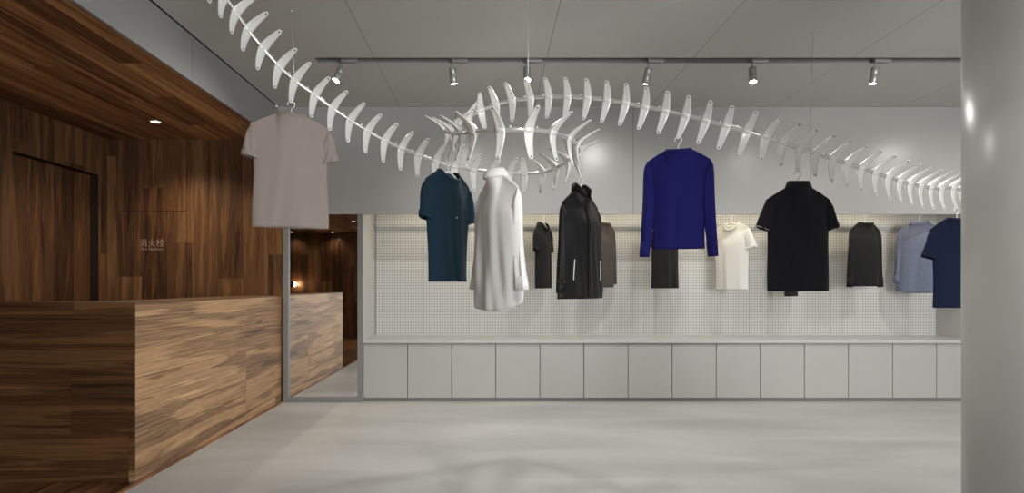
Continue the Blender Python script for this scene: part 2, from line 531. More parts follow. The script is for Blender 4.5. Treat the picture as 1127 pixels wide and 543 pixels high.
struct('wall_right', bx(XR, XR + 0.1, YF, YB, 0, ZC), M['cab'])
bm = bmesh.new()
WX0, WX1, WZ0, WZ1 = -0.95, 5.3, 0.35, 2.9  # opening in the unseen front wall, left for the assumed window
add_box(bm, -2.3, WX0, YF - 0.1, YF, 0, ZC)
add_box(bm, WX1, XR + 0.1, YF - 0.1, YF, 0, ZC)
add_box(bm, WX0, WX1, YF - 0.1, YF, 0, WZ0)
add_box(bm, WX0, WX1, YF - 0.1, YF, WZ1, ZC)
struct('wall_shop_front', bm, M['column'])
bm = bmesh.new()
for i in range(5):
    x = WX0 + (WX1 - WX0) * i / 4
    add_box(bm, x - 0.025, x + 0.025, YF - 0.08, YF - 0.03, WZ0, WZ1)
add_box(bm, WX0, WX1, YF - 0.08, YF - 0.03, WZ0, WZ0 + 0.05)
add_box(bm, WX0, WX1, YF - 0.08, YF - 0.03, WZ1 - 0.05, WZ1)
struct('assumed_window', bm, M['track'])  # window frame out of view, assumed behind the camera for the added daylight
struct('wall_side_room', bx(-2.25, -2.15, YF, -1.3, 0, ZC), M['column'])

# the round column at the right edge
tdir = math.atan(517.5 / F)
CT = Vector((math.sin(tdir), math.cos(tdir), 0)); CN = Vector((math.cos(tdir), -math.sin(tdir), 0))
cc = CT * 3.2 + CN * 0.42
bm = bmesh.new(); add_lathe(bm, [(0.42, 0.0), (0.42, ZC)], (cc.x, cc.y, 0), (0, 0, 1), 96)
struct('column', bm, M['column'])

# flush panel over the fire hydrant, seen as fine joints
hx0, hx1 = at(133, 0, YB).x, at(205, 0, YB).x
hz = at(0, 233, YB).z
bm = bmesh.new()
add_box(bm, hx0, hx0 + 0.003, YB - 0.0015, YB + 0.001, 0, hz)
add_box(bm, hx1, hx1 + 0.005, YB - 0.0015, YB + 0.001, 0, ZW)
add_box(bm, hx0, hx1, YB - 0.0015, YB + 0.001, hz, hz + 0.005)
struct('trim_4', bm, M['black'])

# ================================================================== THE COUNTER
YC0 = 3.53
ct = thing('reception_counter', (XC, YC0, 0), 'long walnut reception counter with grainy veneer at the left', 'counter')
HC = 1.095
bm = bmesh.new()
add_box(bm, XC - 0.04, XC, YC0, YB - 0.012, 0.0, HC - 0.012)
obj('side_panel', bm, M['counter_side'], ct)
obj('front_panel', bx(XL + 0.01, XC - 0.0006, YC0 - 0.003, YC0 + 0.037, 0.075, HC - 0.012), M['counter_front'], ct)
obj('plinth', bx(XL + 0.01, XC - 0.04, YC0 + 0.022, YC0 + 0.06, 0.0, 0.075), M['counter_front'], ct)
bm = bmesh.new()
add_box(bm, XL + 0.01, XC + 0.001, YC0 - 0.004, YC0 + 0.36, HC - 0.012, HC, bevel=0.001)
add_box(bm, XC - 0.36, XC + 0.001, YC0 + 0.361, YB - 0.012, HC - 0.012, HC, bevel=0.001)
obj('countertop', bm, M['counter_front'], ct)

# ================================================================== MIRROR
mx0, mx1 = at(311.6, 0, 5.97).x, -1.3135
ms = thing('wall_mirror', ((mx0 + mx1) / 2, 5.985, 0), 'tall grey-framed mirror reflecting the walnut counter', 'mirror')
bm = bmesh.new()
fw = 0.05
add_box(bm, mx0, mx0 + fw, 5.97, 6.005, 0.0, ZH, bevel=0.002)
add_box(bm, mx1 - fw, mx1, 5.97, 6.005, 0.0, ZH - 0.001, bevel=0.002)
add_box(bm, mx0 + fw, mx1 - fw, 5.97, 6.005, 0.0, 0.045, bevel=0.002)
obj('frame', bm, M['frame'], ms)
obj('glass', bx(mx0 + fw, mx1 - fw, 6.0, 6.02, 0.045, ZH - 0.002), M['mirror'], ms)

# ================================================================== BASE CABINETS AND WORKTOP
wt = obj('worktop', bx(NX0 + 0.003, NX1 - 0.003, YB - 0.02, YN - 0.002, 0.604, 0.634, bevel=0.002), M['top'])
tag(wt, 'long pale grey worktop running under the perforated panels', 'worktop')
seams = [400.3] + [400.0 + 48.53 * i for i in range(1, 14)] + [1079.5]
ordn = ['first', 'second', 'third', 'fourth', 'fifth', 'sixth', 'seventh', 'eighth', 'ninth', 'tenth', 'eleventh', 'twelfth', 'thirteenth', 'last']
below = {0: 'beside the mirror', 1: 'below left of the teal tee', 2: 'between the teal tee and white shirt', 3: 'beneath the white shirt', 4: 'beneath the black jacket',
         5: 'right of the one beneath the jacket', 6: 'left of the one beneath the sweater', 7: 'beneath the violet sweater', 8: 'beneath the small white tee', 9: 'beneath the black polo',
         10: 'right of the one beneath the polo', 11: 'beneath the small black sweater', 12: 'beneath the grey-blue shirt', 13: 'cut off by the round column'}
for i in range(14):
    x0 = at(seams[i], 0, YB).x; x1 = at(seams[i + 1], 0, YB).x
    if i == 13: x1 = NX1 - 0.004
    if i == 0: x0 = NX0 + 0.003
    lab = 'grey handleless base cabinet, %s from the mirror, %s' % (ordn[i] if i < 13 else 'farthest', below[i])
    cb = thing('base_cabinet', ((x0 + x1) / 2, YB + 0.3, 0), lab, 'cabinet', 'base cabinets under the worktop')
    obj('carcass', bx(x0 + 0.001, x1 - 0.001, YB + 0.022, YN - 0.01, 0.035, 0.603), M['cab'], cb)
    obj('door', bx(x0 + 0.0035, x1 - 0.0035, YB, YB + 0.02, 0.04, 0.592, bevel=0.0015), M['cab'], cb)
    obj('plinth', bx(x0 + 0.001, x1 - 0.001, YB + 0.02, YB + 0.04, 0.0, 0.034), M['frame'], cb)

# ================================================================== NICHE RAIL AND LED
bm = bmesh.new()
RY, RZ = 6.30, 1.975
add_tube(bm, [(NX0 + 0.15, RY, RZ), (NX1 - 0.12, RY, RZ)], 0.0135, 16)
rail = thing('clothes_rail', ((NX0 + NX1) / 2, RY, RZ), 'thin steel clothes rail hidden under the header of the niche', 'rail')
obj('tube', bm, M['rod'], rail)
for k in range(5):
    x = NX0 + 0.3 + (NX1 - NX0 - 0.6) * k / 4
    bm = bmesh.new(); add_tube(bm, [(x, RY, RZ), (x, RY, 2.0995)], 0.006, 10)
    add_lathe(bm, [(0.02, 2.094), (0.02, 2.0995)], (x, RY, 0), (0, 0, 1), 16)
    obj('bracket', bm, M['rod'], rail)
led = thing('led_strip', (1.9, YB + 0.05, 2.08), 'warm white light strip glowing along the top of the niche', 'light strip')
obj('channel', bx(-1.05, 4.55, YB + 0.032, YB + 0.05, 2.06, 2.0995), M['frame'], led)
bm = bmesh.new()
v = [bm.verts.new(p) for p in ((-1.05, YB + 0.0505, 2.066), (4.55, YB + 0.0505, 2.066), (4.55, YB + 0.0705, 2.092), (-1.05, YB + 0.0705, 2.092))]
bm.faces.new(v)
obj('diffuser', bm, M['led'], led)

# ================================================================== CEILING TRACK AND TRACK LAMPS
tr = obj('lighting_track', bx(SX0 + 0.01, XR - 0.01, 4.735, 4.77, ZC + 0.03, ZC + 0.069), M['track'])
tag(tr, 'long grey lighting track recessed in a ceiling slot', 'track')


def track_lamp(px, py, lit, aim, lab, Y=4.75, X=None, cone=155, power=None):
    if X is None: X = (px - VX) * Y / F
    head_z = 3.0
    t = thing('track_lamp', (X, Y, ZC), lab, 'lamp', 'track lamps along the ceiling slot')
    zt = ZC + 0.029 if Y > 4 else ZC - 0.001
    obj('adapter', bx(X - 0.005, X + 0.125, Y - 0.015, Y + 0.015, ZC - 0.012, zt, bevel=0.003), M['lamp'], t)
    bm = bmesh.new(); add_tube(bm, [(X, Y, ZC + 0.0), (X, Y, head_z - 0.055)], 0.006, 10)
    obj('stem', bm, M['lamp'], t)
    piv = Vector((X, Y, head_z - 0.035))
    d = Vector(aim).normalized()
    bm = bmesh.new()
    add_lathe(bm, [(0.024, -0.008), (0.030, -0.002), (0.030, 0.048), (0.0285, 0.050), (0.030, 0.052), (0.030, 0.118), (0.0275, 0.121), (0.0262, 0.118)], piv, d, 28, cap=False)
    add_lathe(bm, [(0.024, -0.008), (0.0001, -0.008)], piv, d, 28, cap=False)
    hd = obj('head', bm, M['lamp'], t)
    bm = bmesh.new(); add_lathe(bm, [(0.0265, 0.1195), (0.0001, 0.1225)], piv, d, 28, cap=False)
    obj('lens', shift(bm, t), M['lit'] if lit else M['dim'], hd, world=False)
    sp_ = spot('track_spot', piv + d * 0.135, piv + d, (power or POWER_TRACK) * (lit if lit else 0.35), cone, 1.0, (1.0, 0.975, 0.93), 0.02)
    return t


def shift(bm, t):
    bmesh.ops.translate(bm, verts=bm.verts, vec=-Vector(t.location))
    return bm


lamps = [(376, 84, 1.0, (-0.35, -0.30, -1), 'lit silver track lamp above the grey tee, leftmost on the track'),
         (498, 84, 1.0, (0.10, 0.22, -1), 'silver track lamp turned to the wall, second from the left'),
         (580, 84, 1.1, (0.0, -0.40, -1), 'brightly glaring track lamp behind the suspension wire, third from the left'),
         (714, 84, 1.2, (-0.14, 0.34, -1), 'plain silver track lamp without glare, third from the right'),
         (828, 84, 1.0, (-0.04, -0.2, -1), 'lit silver track lamp left of the long slanted wire'),
         (963, 84, 1.3, (-0.08, 0.12, -1), 'lit silver track lamp nearest the round column')]
lamps.append((1206, 84, 1.2, (-0.1, 0.3, -1), 'track lamp hidden behind the round column'))
for px, py, lit, tg, lab in lamps:
    track_lamp(px, py, lit, tg, lab)

for X, lab in ((0.5, 'leftmost unseen fill lamp of the added row nearer the shop front'),  # row out of view, added as fill for the foreground and ceiling
               (2.3, 'middle unseen fill lamp in the added row nearer the shop front'), (4.2, 'rightmost unseen fill lamp of the added row nearer the shop front')):
    track_lamp(0, 0, 1.0, (0.05, 0.15, -1), lab, Y=1.9, X=X, cone=125, power=POWER_FILL)

# ================================================================== DOWNLIGHTS IN THE WOOD CEILING


def downlight(x, y, z, lab, power):
    t = thing('downlight', (x, y, z), lab, 'ceiling lamp', 'recessed downlights in the wood ceiling')
    bm = bmesh.new(); add_lathe(bm, [(0.052, 0.0), (0.052, -0.004), (0.045, -0.006), (0.043, -0.001)], (x, y, z), (0, 0, 1), 32, cap=False)
    obj('trim_ring', bm, M['rod'], t)
    bm = bmesh.new(); add_lathe(bm, [(0.045, -0.0015), (0.0001, -0.002)], (x, y, z), (0, 0, 1), 32, cap=False)
    obj('lens', bm, M['warm'], t)
    spot('downlight_spot', (x, y, z - 0.02), (x, y, 0), power, 130, 0.8, (1.0, 0.80, 0.58), 0.04)


p = at(171.3, 134, 642 * 1.5 / 180)
downlight(p.x, p.y, ZW, 'glowing round downlight in the walnut ceiling over the counter', POWER_DOWN)
for (px, py, lab) in ((327.7, 257.5, 'leftmost small downlight seen in the mirror'), (355, 251, 'downlight in the mirror just right of the grey tee hem'),
                      (389, 243.8, 'downlight at the top right corner of the mirror'), (373, 258, 'lowest right downlight seen in the mirror')):
    Yv = F * (2.38 - CZ) / (VY - py)
    q = Vector(((px - VX) * Yv / F, 12.0 - Yv, 2.38))
    downlight(q.x, max(q.y, -1.0), 2.38, lab, 12)

# wall lamp reflected in the mirror
wl = thing('wall_lamp', (-4.46, -1.2, 1.22), 'round black wall lamp glowing above the counter in the mirror', 'lamp')
bm = bmesh.new(); add_lathe(bm, [(0.05, 0.0), (0.05, 0.015), (0.012, 0.018), (0.012, 0.09)], (-4.46, -1.2, 1.22), (0, 1, 0), 24)
obj('wall_plate', bm, M['black'], wl)
bm = bmesh.new(); add_lathe(bm, [(0.07 * math.sin(PI * k / 12) + 1e-4, -0.07 * math.cos(PI * k / 12)) for k in range(7)] , (-4.46, -1.2 + 0.15, 1.22), (0, 1, 0), 24, cap=False)
obj('bulb', bm, emissive('warm_globe', (1.0, 0.72, 0.38), 6), wl)
bm = bmesh.new(); add_lathe(bm, [(0.072 * math.sin(PI * k / 12) + 1e-4, -0.072 * math.cos(PI * k / 12)) for k in range(6, 13)], (-4.46, -1.2 + 0.15, 1.22), (0, 1, 0), 24, cap=False)
obj('shade', bm, M['black'], wl)
lp = bpy.data.lights.new('wall_lamp_glow', 'POINT'); lp.energy = 8; lp.color = (1, 0.7, 0.4); lp.shadow_soft_size = 0.05
lo = bpy.data.objects.new('wall_lamp_glow', lp); lo.location = (-4.40, -1.09, 1.22); COL.objects.link(lo)

# lettering on the hydrant panel


def lettering(name, text, px0, px1, pyb, label):
    cu = bpy.data.curves.new(name, 'FONT'); cu.body = text; cu.extrude = 0.0008; cu.size = 0.1
    o = bpy.data.objects.new(name, cu); COL.objects.link(o)
    bpy.context.view_layer.update()
    w = o.dimensions.x
    s = (px1 - px0) / F * YB / max(w, 1e-4)
    dg = bpy.context.evaluated_depsgraph_get()
    me = bpy.data.meshes.new_from_object(o.evaluated_get(dg))
    bpy.data.objects.remove(o)
    me.name = name
    me.materials.clear(); me.materials.append(M['letter'])
    o = bpy.data.objects.new(name, me)
    q = at(px0, pyb, YB)
    o.location = (q.x, YB - 0.0012, q.z); o.rotation_euler = (PI / 2, 0, 0); o.scale = (s, s, s)
    COL.objects.link(o)
    tag(o, label, 'lettering')
    return o


lettering('hydrant_sign_characters', '\u6d88\u706b\u6813', 153, 180.5, 271.0, 'larger pale Chinese characters on the walnut hydrant panel')
lettering('hydrant_sign_caption', 'Fire Hydrant', 154.5, 179.5, 275.9, 'tiny pale English caption under the Chinese characters')

# ================================================================== THE HANGING SPINE
# (pixel x, pixel y, distance, opening side: 1 = right of travel, -1 = left)
V = []


def dist_run(pts, y0, y1, side):
    n = len(pts)
    for i, (a, b) in enumerate(pts):
        V.append((a, b, y0 + (y1 - y0) * i / (n - 1), side))


dist_run([(234, -22), (246.5, -5), (259.3, 13), (272.5, 32.5), (289, 53), (307, 73), (324, 88.5), (346, 104.5), (365.5, 119), (385, 132), (404, 144), (423, 154.5),
          (441.5, 163), (460, 170.5), (479, 177.5), (500, 183.5), (520.7, 187), (540.7, 189.7), (560, 191), (577, 191.5)], 3.32, 4.50, 1)
V += [(597.5, 189.5, 4.40, 1), (612, 184.6, 4.24, 1), (625, 177.5, 4.08, 1),
      (635, 170, 3.82, -1), (635.2, 160, 3.62, -1), (626, 152.5, 3.44, -1), (607.6, 146, 3.27, -1), (581.2, 142.8, 3.15, -1), (551.5, 143.2, 3.16, -1), (521.5, 145.2, 3.29, -1),
      (507.5, 146.5, 3.46, -1), (499, 147.2, 3.66, -1), (490.5, 143.5, 3.88, -1),
      (495.5, 140.5, 4.08, 1), (504.6, 136, 4.24, 1), (515.5, 129.5, 4.34, 1), (529, 121.8, 4.38, 1), (546, 115, 4.36, 1), (564, 110.8, 4.30, 1), (584, 107.8, 4.25, 1), (604.3, 106.4, 4.20, 1),
      (625, 106.5, 4.15, 1), (647, 107.7, 4.10, 1), (668.4, 110.2, 4.05, 1), (689, 113.4, 4.0, 1), (710.4, 117.5, 3.95, 1), (732.5, 122, 3.90, 1), (755, 127, 3.85, 1), (777.3, 132.7, 3.80, 1),
      (799.5, 138.5, 3.76, 1), (822, 144.5, 3.72, 1)]
ys = 3.71
for (a, b), dy in zip([(842.4, 150.7), (860.8, 157), (879, 163), (897.5, 169), (915, 174.6), (931.8, 179.8), (947.3, 185), (962.8, 190), (977, 194.5), (989.3, 198.5), (1001, 201.8),
                       (1012.5, 204.4), (1023.6, 206.2), (1035, 207.6), (1048.3, 206.5), (1058, 209), (1069, 209), (1080, 208.5)],
                      [0, .03, .03, .035, .04, .045, .045, .045, .05, .055, .06, .06, .06, .06, .06, .06, .06, .06]):
    ys += dy
    V.append((a, b, ys, 1))

centres = [at(a, b, y) for a, b, y, s in V]
sp = thing('hanging_display_rail', (0.2, 4.0, ZC), 'looping silver rail with bone-shaped ribs like a hanging spine', 'display rail')
path = catmull(centres, 6)
bm = bmesh.new(); add_tube(bm, path, 0.0135, 12)
# small set screws standing on the tube between the ribs
for i in range(3, len(centres) - 2):
    if i % 3 == 1: continue
    q = path[i * 6 + 4]
    add_lathe(bm, [(0.006, 0.009), (0.0085, 0.013), (0.0085, 0.021), (0.005, 0.025)], q, (0, 0, 1), 10)
obj('tube', bm, M['rod'], sp)

HALF = 0.136
TILT = 24.0
TIP_HOLE = 0.93


def rib_mesh():
    """rib in local axes: x along the tube, y towards the open side, z up"""
    bm = bmesh.new()
    n = 34
    rings = []
    for i in range(n + 1):
        t = -1 + 2 * i / n
        a = abs(t)
        z = HALF * t
        s = 0.078 * a ** 1.6 + 0.014
        ds = 0.078 * 1.6 * a ** 0.6 * (1 if t > 0 else -1) / HALF
        nz = Vector((0, 1, -ds)).normalized()           # face normal in (y, z)
        w = 0.0118 + 0.0180 * (1 - a) ** 0.75 * (1.0 if a < 1 else 0)
        if a > 0.93:
            w *= math.sqrt(max(0.0, 1 - ((a - 0.93) / 0.078) ** 2)) * 0.75 + 0.25
        th = 0.005
        ridge = th + 0.040 * (1 - a) ** 1.7 + 0.004 * (1 - a)
        c = Vector((0, s, z))
        P_ = []
        for (x, dep) in ((-w, 0.0), (-w * 0.55, -0.0018), (0, -0.0024), (w * 0.55, -0.0018), (w, 0.0), (w, -th), (w * 0.55, -(th + ridge) / 2 - 0.001), (0, -ridge - 0.001), (-w * 0.55, -(th + ridge) / 2 - 0.001), (-w, -th)):
            P_.append(bm.verts.new(Vector((x, c.y + nz.y * dep, c.z + nz.z * dep))))
        rings.append(P_)
    m = len(rings[0])
    for A, B in zip(rings, rings[1:]):
        for k in range(m):
            f = bm.faces.new((A[k], A[(k + 1) % m], B[(k + 1) % m], B[k]))
    bm.faces.new(rings[0]); bm.faces.new(list(reversed(rings[-1])))
    for f in bm.faces: f.smooth = True
    # socket round the tube
    add_lathe(bm, [(0.0137, -0.026), (0.0175, -0.024), (0.0195, -0.008), (0.0195, 0.008), (0.0175, 0.024), (0.0137, 0.026)], (0, 0, 0), (1, 0, 0), 16, cap=False)
    # holes near both tips
    for sg in (-1, 1):
        a = TIP_HOLE; s = 0.078 * a ** 1.6 + 0.014; ds = 0.078 * 1.6 * a ** 0.6 * sg / HALF
        nz = Vector((0, 1, -ds)).normalized()
        c = Vector((0, s, HALF * a * sg))
        add_lathe(bm, [(0.0001, -0.0066), (0.0042, -0.0066), (0.0042, 0.0004), (0.0001, 0.0004)], c, nz, 12, mi=1, cap=False)
    return bm


bmv = rib_mesh()
rib0 = obj('rib', bmv, [M['white_metal'], M['black']], sp, world=False)
rib0.data.materials[0] = M['white_metal']
rib_mats = []
tips = []
for i, (a, b, y, side) in enumerate(V):
    c = centres[i]
    T = (centres[min(i + 1, len(V) - 1)] - centres[max(i - 1, 0)]).normalized()
    S = T.cross(Vector((0, 0, 1))).normalized() * side
    fade = 1.0 - smoothstep((i - 8) / 8.0)           # the ribs at the near end are turned a little on the tube
    S = (S + Vector((0.45, 0, 0)) * fade).normalized()
    U = S.cross(T).normalized()
    if U.z < 0: U = -U
    mixz = 0.55 if i < 20 or 32 < i < 40 else 0.1
    U = (U * (1 - mixz) + Vector((0, 0, 1)) * mixz)
    U = (U - S * U.dot(S)).normalized()
    X_ = S.cross(U).normalized()
    rot = Matrix.Rotation(math.radians(TILT), 3, X_)
    if (rot @ S).z > S.z: rot = Matrix.Rotation(-math.radians(TILT), 3, X_)
    S = rot @ S; U = rot @ U
    Mx = Matrix((X_, S, U)).transposed().to_4x4()
    Mx.translation = c - Vector(sp.location)
    r = rib0 if i == 0 else rib0.copy()
    if i: COL.objects.link(r)
    r.parent = sp
    r.matrix_local = Mx
    hole = c + S * (0.078 * TIP_HOLE ** 1.6 + 0.014) - U * HALF * TIP_HOLE
    tips.append(hole)


def wire(p0, p1):
    bm = bmesh.new(); add_tube(bm, [p0, p1], 0.0016, 8)
    add_lathe(bm, [(0.008, 0), (0.008, 0.012)], (p1.x, p1.y, ZC - 0.012), (0, 0, 1), 14)
    obj('suspension_wire', bm, M['rod'], sp)


def near(px, py, front=None):
    best = min(range(len(V)), key=lambda i: (V[i][0] - px) ** 2 + (V[i][1] - py) ** 2 + (0 if front is None or (V[i][3] == front) else 1e6))
    return best


i = near(581, 143, -1); c = centres[i]; wire(c + Vector((0, 0, .01)), Vector((c.x, c.y, ZC)))
i = near(889, 167); wire(at(889, 166, 3.79), Vector((at(895.4, 37, 4.24).x, 4.24, ZC)))
i = near(326, 89); c = centres[i]; wire(c + Vector((0, 0, .01)), Vector((at(317.4, 10.8, 3.82).x, 3.88, ZC)))

# ================================================================== HANGERS AND CLOTHES


def hanger(loc, rz, lab, group, sw=0.155, neck=0.095, drop=0.066, mat=None):
    """origin: the point where the hook rests; the arms are 'neck' below it"""
    t = thing('clothes_hanger', loc, lab, 'hanger', group, rz)
    r = 0.021
    pts = []
    for k in range(13):
        a = math.radians(200 - 225 * k / 12)
        pts.append(Vector((r * math.cos(a), 0, -r - 0.002 + r * math.sin(a))))
    # lower curl towards the centre line
    pts += [Vector((0.010, 0, -0.046)), Vector((0.001, 0, -0.055)), Vector((0, 0, -neck + 0.004))]
    bm = bmesh.new(); add_tube(bm, catmull(pts, 3), 0.003, 8)
    obj('hook', bm, M['hanger'], t, world=False)
    bm = bmesh.new()
    P_ = []
    for k in range(17):
        u = -1 + 2 * k / 16
        P_.append(Vector((u * (sw - 0.01), 0, -neck + 0.008 - (drop + 0.008) * abs(u) ** 1.25)))
    add_tube(bm, P_, [0.005 + 0.003 * (1 - abs(-1 + 2 * k / 16)) for k in range(17)], 10, flat=1.0)
    obj('arms', bm, M['hanger'], t, world=False)
    return t


def garment(name, loc, rz, lab, cat, mat, L=0.7, sw=0.2, nw=0.085, sd=0.055, bw=0.215, hw=0.21, D=0.055, fd=0.075, bd=0.012,
            sleeve=None, cuff_mat=None, collar='crew', collar_mat=None, fold=0.008, hem=None, seed=0, group=None, scale=1.0, ribbed=False, inner=0.0, lean=0.0):
    """origin: middle of the neck where the hanger arms meet; local -y is the front"""
    rnd = random.Random(seed)
    t = thing(name, loc, lab, cat, group, rz)
    ph = [rnd.uniform(0, 6.28) for _ in range(6)]
    NU, NV = 56, 44
    ny = 0.055

    def neck(x0, front):
        if abs(x0) >= nw: return 0.0, 0.0
        q = math.sqrt(max(0, 1 - (x0 / nw) ** 2))
        return (-(fd if front else bd) * q, ny * q)

    def width(v):
        a = sw + (bw - sw) * smoothstep(v / 0.35)
        return a + (hw - bw) * smoothstep((v - 0.3) / 0.7)

    def pt(u, v, front):
        x0 = u * sw
        dz, nb = neck(x0, front)
        ax = max(0.0, abs(x0) - nw) / (sw - nw)
        zt = 0.004 - sd * ax ** 1.1 + dz
        zb = -L + (hem(u, front) if hem else 0.0)
        z = zt + (zb - zt) * v
        x = u * width(v)
        Dv = 0.014 + (D - 0.014) * smoothstep(v / 0.3)
        y = Dv * (1 - abs(u) ** 2.6) ** 0.75
        y += nb * math.exp(-v * 9)
        k1 = 9.0 / bw * 0.2
        f = math.sin(k1 * 3.1 * x + ph[0] + 1.5 * v) * 0.5 + math.sin(k1 * 5.3 * x + ph[1] - 2.2 * v) * 0.35 + math.sin(k1 * 2.0 * x + 5 * v + ph[2]) * 0.35 + math.sin(k1 * 9.0 * x + 3 * math.sin(3 * v + ph[3]) + ph[5]) * 0.16 + math.sin(11 * v + k1 * 2.2 * x + ph[4]) * 0.10
        env = (0.15 + 0.85 * smoothstep(v * 1.1)) * (1 - abs(u) ** 4)
        y += fold * f * env * (1 if front else 0.9)
        xs = 0.004 * math.sin(7 * v + ph[3]) * (1 if u > 0 else -1) * abs(u)
        sway = lean * v
        return Vector((x + xs, -y if front else y, z)) + Vector((0, sway, 0))

    bm = bmesh.new()
    grid = {}
    for front in (True, False):
        for i in range(NU + 1):
            u = -1 + 2 * i / NU
            u = math.sin(u * PI / 2) * 0.5 + u * 0.5
            for j in range(NV + 1):
                v = (j / NV) ** 1.25
                if not front and i in (0, NU):
                    grid[(front, i, j)] = grid[(True, i, j)]
                else:
                    grid[(front, i, j)] = bm.verts.new(pt(u, v, front))
        for i in range(NU):
            for j in range(NV):
                bm.faces.new((grid[(front, i, j)], grid[(front, i + 1, j)], grid[(front, i + 1, j + 1)], grid[(front, i, j + 1)]))
    # shoulder strips closing front and back along the shoulder seam
    for i in range(NU):
        u0 = -1 + 2 * i / NU; u1 = -1 + 2 * (i + 1) / NU
        f0 = math.sin(u0 * PI / 2) * 0.5 + u0 * 0.5; f1 = math.sin(u1 * PI / 2) * 0.5 + u1 * 0.5
        if min(abs(f0), abs(f1)) * sw >= nw - 0.004:
            vs = [grid[(True, i, 0)], grid[(True, i + 1, 0)], grid[(False, i + 1, 0)], grid[(False, i, 0)]]
            vs = list(dict.fromkeys(vs))
            try: bm.faces.new(vs)
            except ValueError: pass
    body = obj('body', bm, mat, t, world=False, smooth=True)
    md = body.modifiers.new('solid', 'SOLIDIFY'); md.thickness = 0.0025; md.offset = -1

    # sleeves
    if sleeve:
        for sg in (-1, 1):
            O = sleeve['outer']; I = sleeve['inner']
            n = 26
            Oc = catmull([Vector((a * sg, 0, b)) for a, b in O], 8); Ic = catmull([Vector((a * sg, 0, b)) for a, b in I], 8)
            def samp(C, s):
                k = s * (len(C) - 1); i0 = int(k); fr = k - i0
                return C[i0] if i0 >= len(C) - 1 else C[i0].lerp(C[i0 + 1], fr)
            bm = bmesh.new(); rings = []
            seg = 24
            for i in range(n + 1):
                s = i / n
                o_ = samp(Oc, s); i_ = samp(Ic, s)
                c = (o_ + i_) / 2; h = (o_ - i_) / 2
                ry = sleeve.get('d0', 0.034) + (sleeve.get('d1', 0.026) - sleeve.get('d0', 0.034)) * s
                ry *= 0.1 + 0.9 * smoothstep(s / 0.38)
                R_ = []
                for k in range(seg):
                    a = 2 * PI * k / seg
                    wv = 1 + 0.10 * math.sin(3 * a + 6 * s + ph[4] + sg) * s
                    y = ry * math.sin(a) * wv + 0.006 * s * math.sin(2.0 * math.cos(a) * 3 + ph[5] + 9 * s)
                    q = c + h * math.cos(a) + Vector((0, y + lean * s * 0.3 + sleeve.get('fwd', 0) * s, 0))
                    R_.append(bm.verts.new(q))
                rings.append(R_)
            for A, B in zip(rings, rings[1:]):
                for k in range(seg):
                    bm.faces.new((A[k], A[(k + 1) % seg], B[(k + 1) % seg], B[k]))
            so = obj('sleeve', bm, mat, t, world=False, smooth=True)
            md = so.modifiers.new('solid', 'SOLIDIFY'); md.thickness = 0.002; md.offset = -1
            # cuff hem band
            bm = bmesh.new()
            o_ = samp(Oc, 1); i_ = samp(Ic, 1); o2 = samp(Oc, 1 - sleeve.get('cuff', 0.1)); i2 = samp(Ic, 1 - sleeve.get('cuff', 0.1))
            Rs = []
            for (oo, ii, s) in ((o2, i2, 1 - sleeve.get('cuff', 0.1)), (o_, i_, 1.0)):
                c = (oo + ii) / 2; h = (oo - ii) / 2 * 1.02
                ry = (sleeve.get('d0', 0.034) + (sleeve.get('d1', 0.026) - sleeve.get('d0', 0.034)) * s) * 1.04
                Rs.append([bm.verts.new(c + h * math.cos(2 * PI * k / seg) + Vector((0, ry * math.sin(2 * PI * k / seg) * (1 + 0.10 * math.sin(3 * 2 * PI * k / seg + 6 * s + ph[4] + sg) * s) + lean * s * 0.3 + sleeve.get('fwd', 0) * s, 0))) for k in range(seg)])
            for k in range(seg):
                bm.faces.new((Rs[0][k], Rs[0][(k + 1) % seg], Rs[1][(k + 1) % seg], Rs[1][k]))
            cf = obj('cuff', bm, cuff_mat or mat, so, world=False, smooth=True)
            md = cf.modifiers.new('solid', 'SOLIDIFY'); md.thickness = 0.002; md.offset = 0

    # collars
    cm = collar_mat or mat
    if collar in ('crew', 'mock'):
        ring = []
        for k in range(40):
            a = 2 * PI * k / 40
            x = nw * math.cos(a); front = math.sin(a) < 0
            q = abs(math.sin(a))
            ring.append(Vector((x, -(ny * q + 0.013) if front else (ny * q + 0.013), 0.004 - (fd if front else bd) * q)))
        bm = bmesh.new(); hgt = 0.011 if collar == 'crew' else 0.028
        A = [bm.verts.new(p_ * 1.0 + Vector((0, 0, -0.008))) for p_ in ring]
        B = [bm.verts.new(Vector((p_.x * 0.94, p_.y * 0.9, p_.z + hgt))) for p_ in ring]
        for k in range(40):
            bm.faces.new((A[k], A[(k + 1) % 40], B[(k + 1) % 40], B[k]))
        co = obj('neckband', bm, cm, t, world=False, smooth=True)
        md = co.modifiers.new('solid', 'SOLIDIFY'); md.thickness = 0.004; md.offset = 0
    elif collar in ('shirt', 'stand'):
        hgt = 0.036 if collar == 'shirt' else 0.062
        prof = [(0.0, -0.012), (-0.004, hgt * 0.5), (-0.006, hgt)]
        if collar == 'shirt':
            prof += [(-0.001, hgt + 0.004), (0.006, hgt - 0.002), (0.012, hgt * 0.35), (0.016, -0.006)]
        bm = bmesh.new(); rows = []
        K = 44
        for k in range(K + 1):
            a = -PI / 2 + 0.22 + (2 * PI - 0.44) * k / K      # open at the front
            cx, sy = math.cos(a), math.sin(a)
            front = sy < 0; q = abs(sy)
            zb = 0.004 - ((fd * 0.75 if front else bd) * q)
            opn = smoothstep((0.30 - min(k, K - k) / K) / 0.3)
            row = []
            for (dr, dz) in prof:
                rx = nw * 0.93 + dr; ryy = ny + 0.010 + dr
                ex = opn * 0.028 * (1 if cx > 0 else -1) * (dz / hgt if collar == 'stand' else 0.3)
                row.append(bm.verts.new(Vector((rx * cx + ex, ryy * sy, zb + dz * (1 - 0.25 * opn)))))
            rows.append(row)
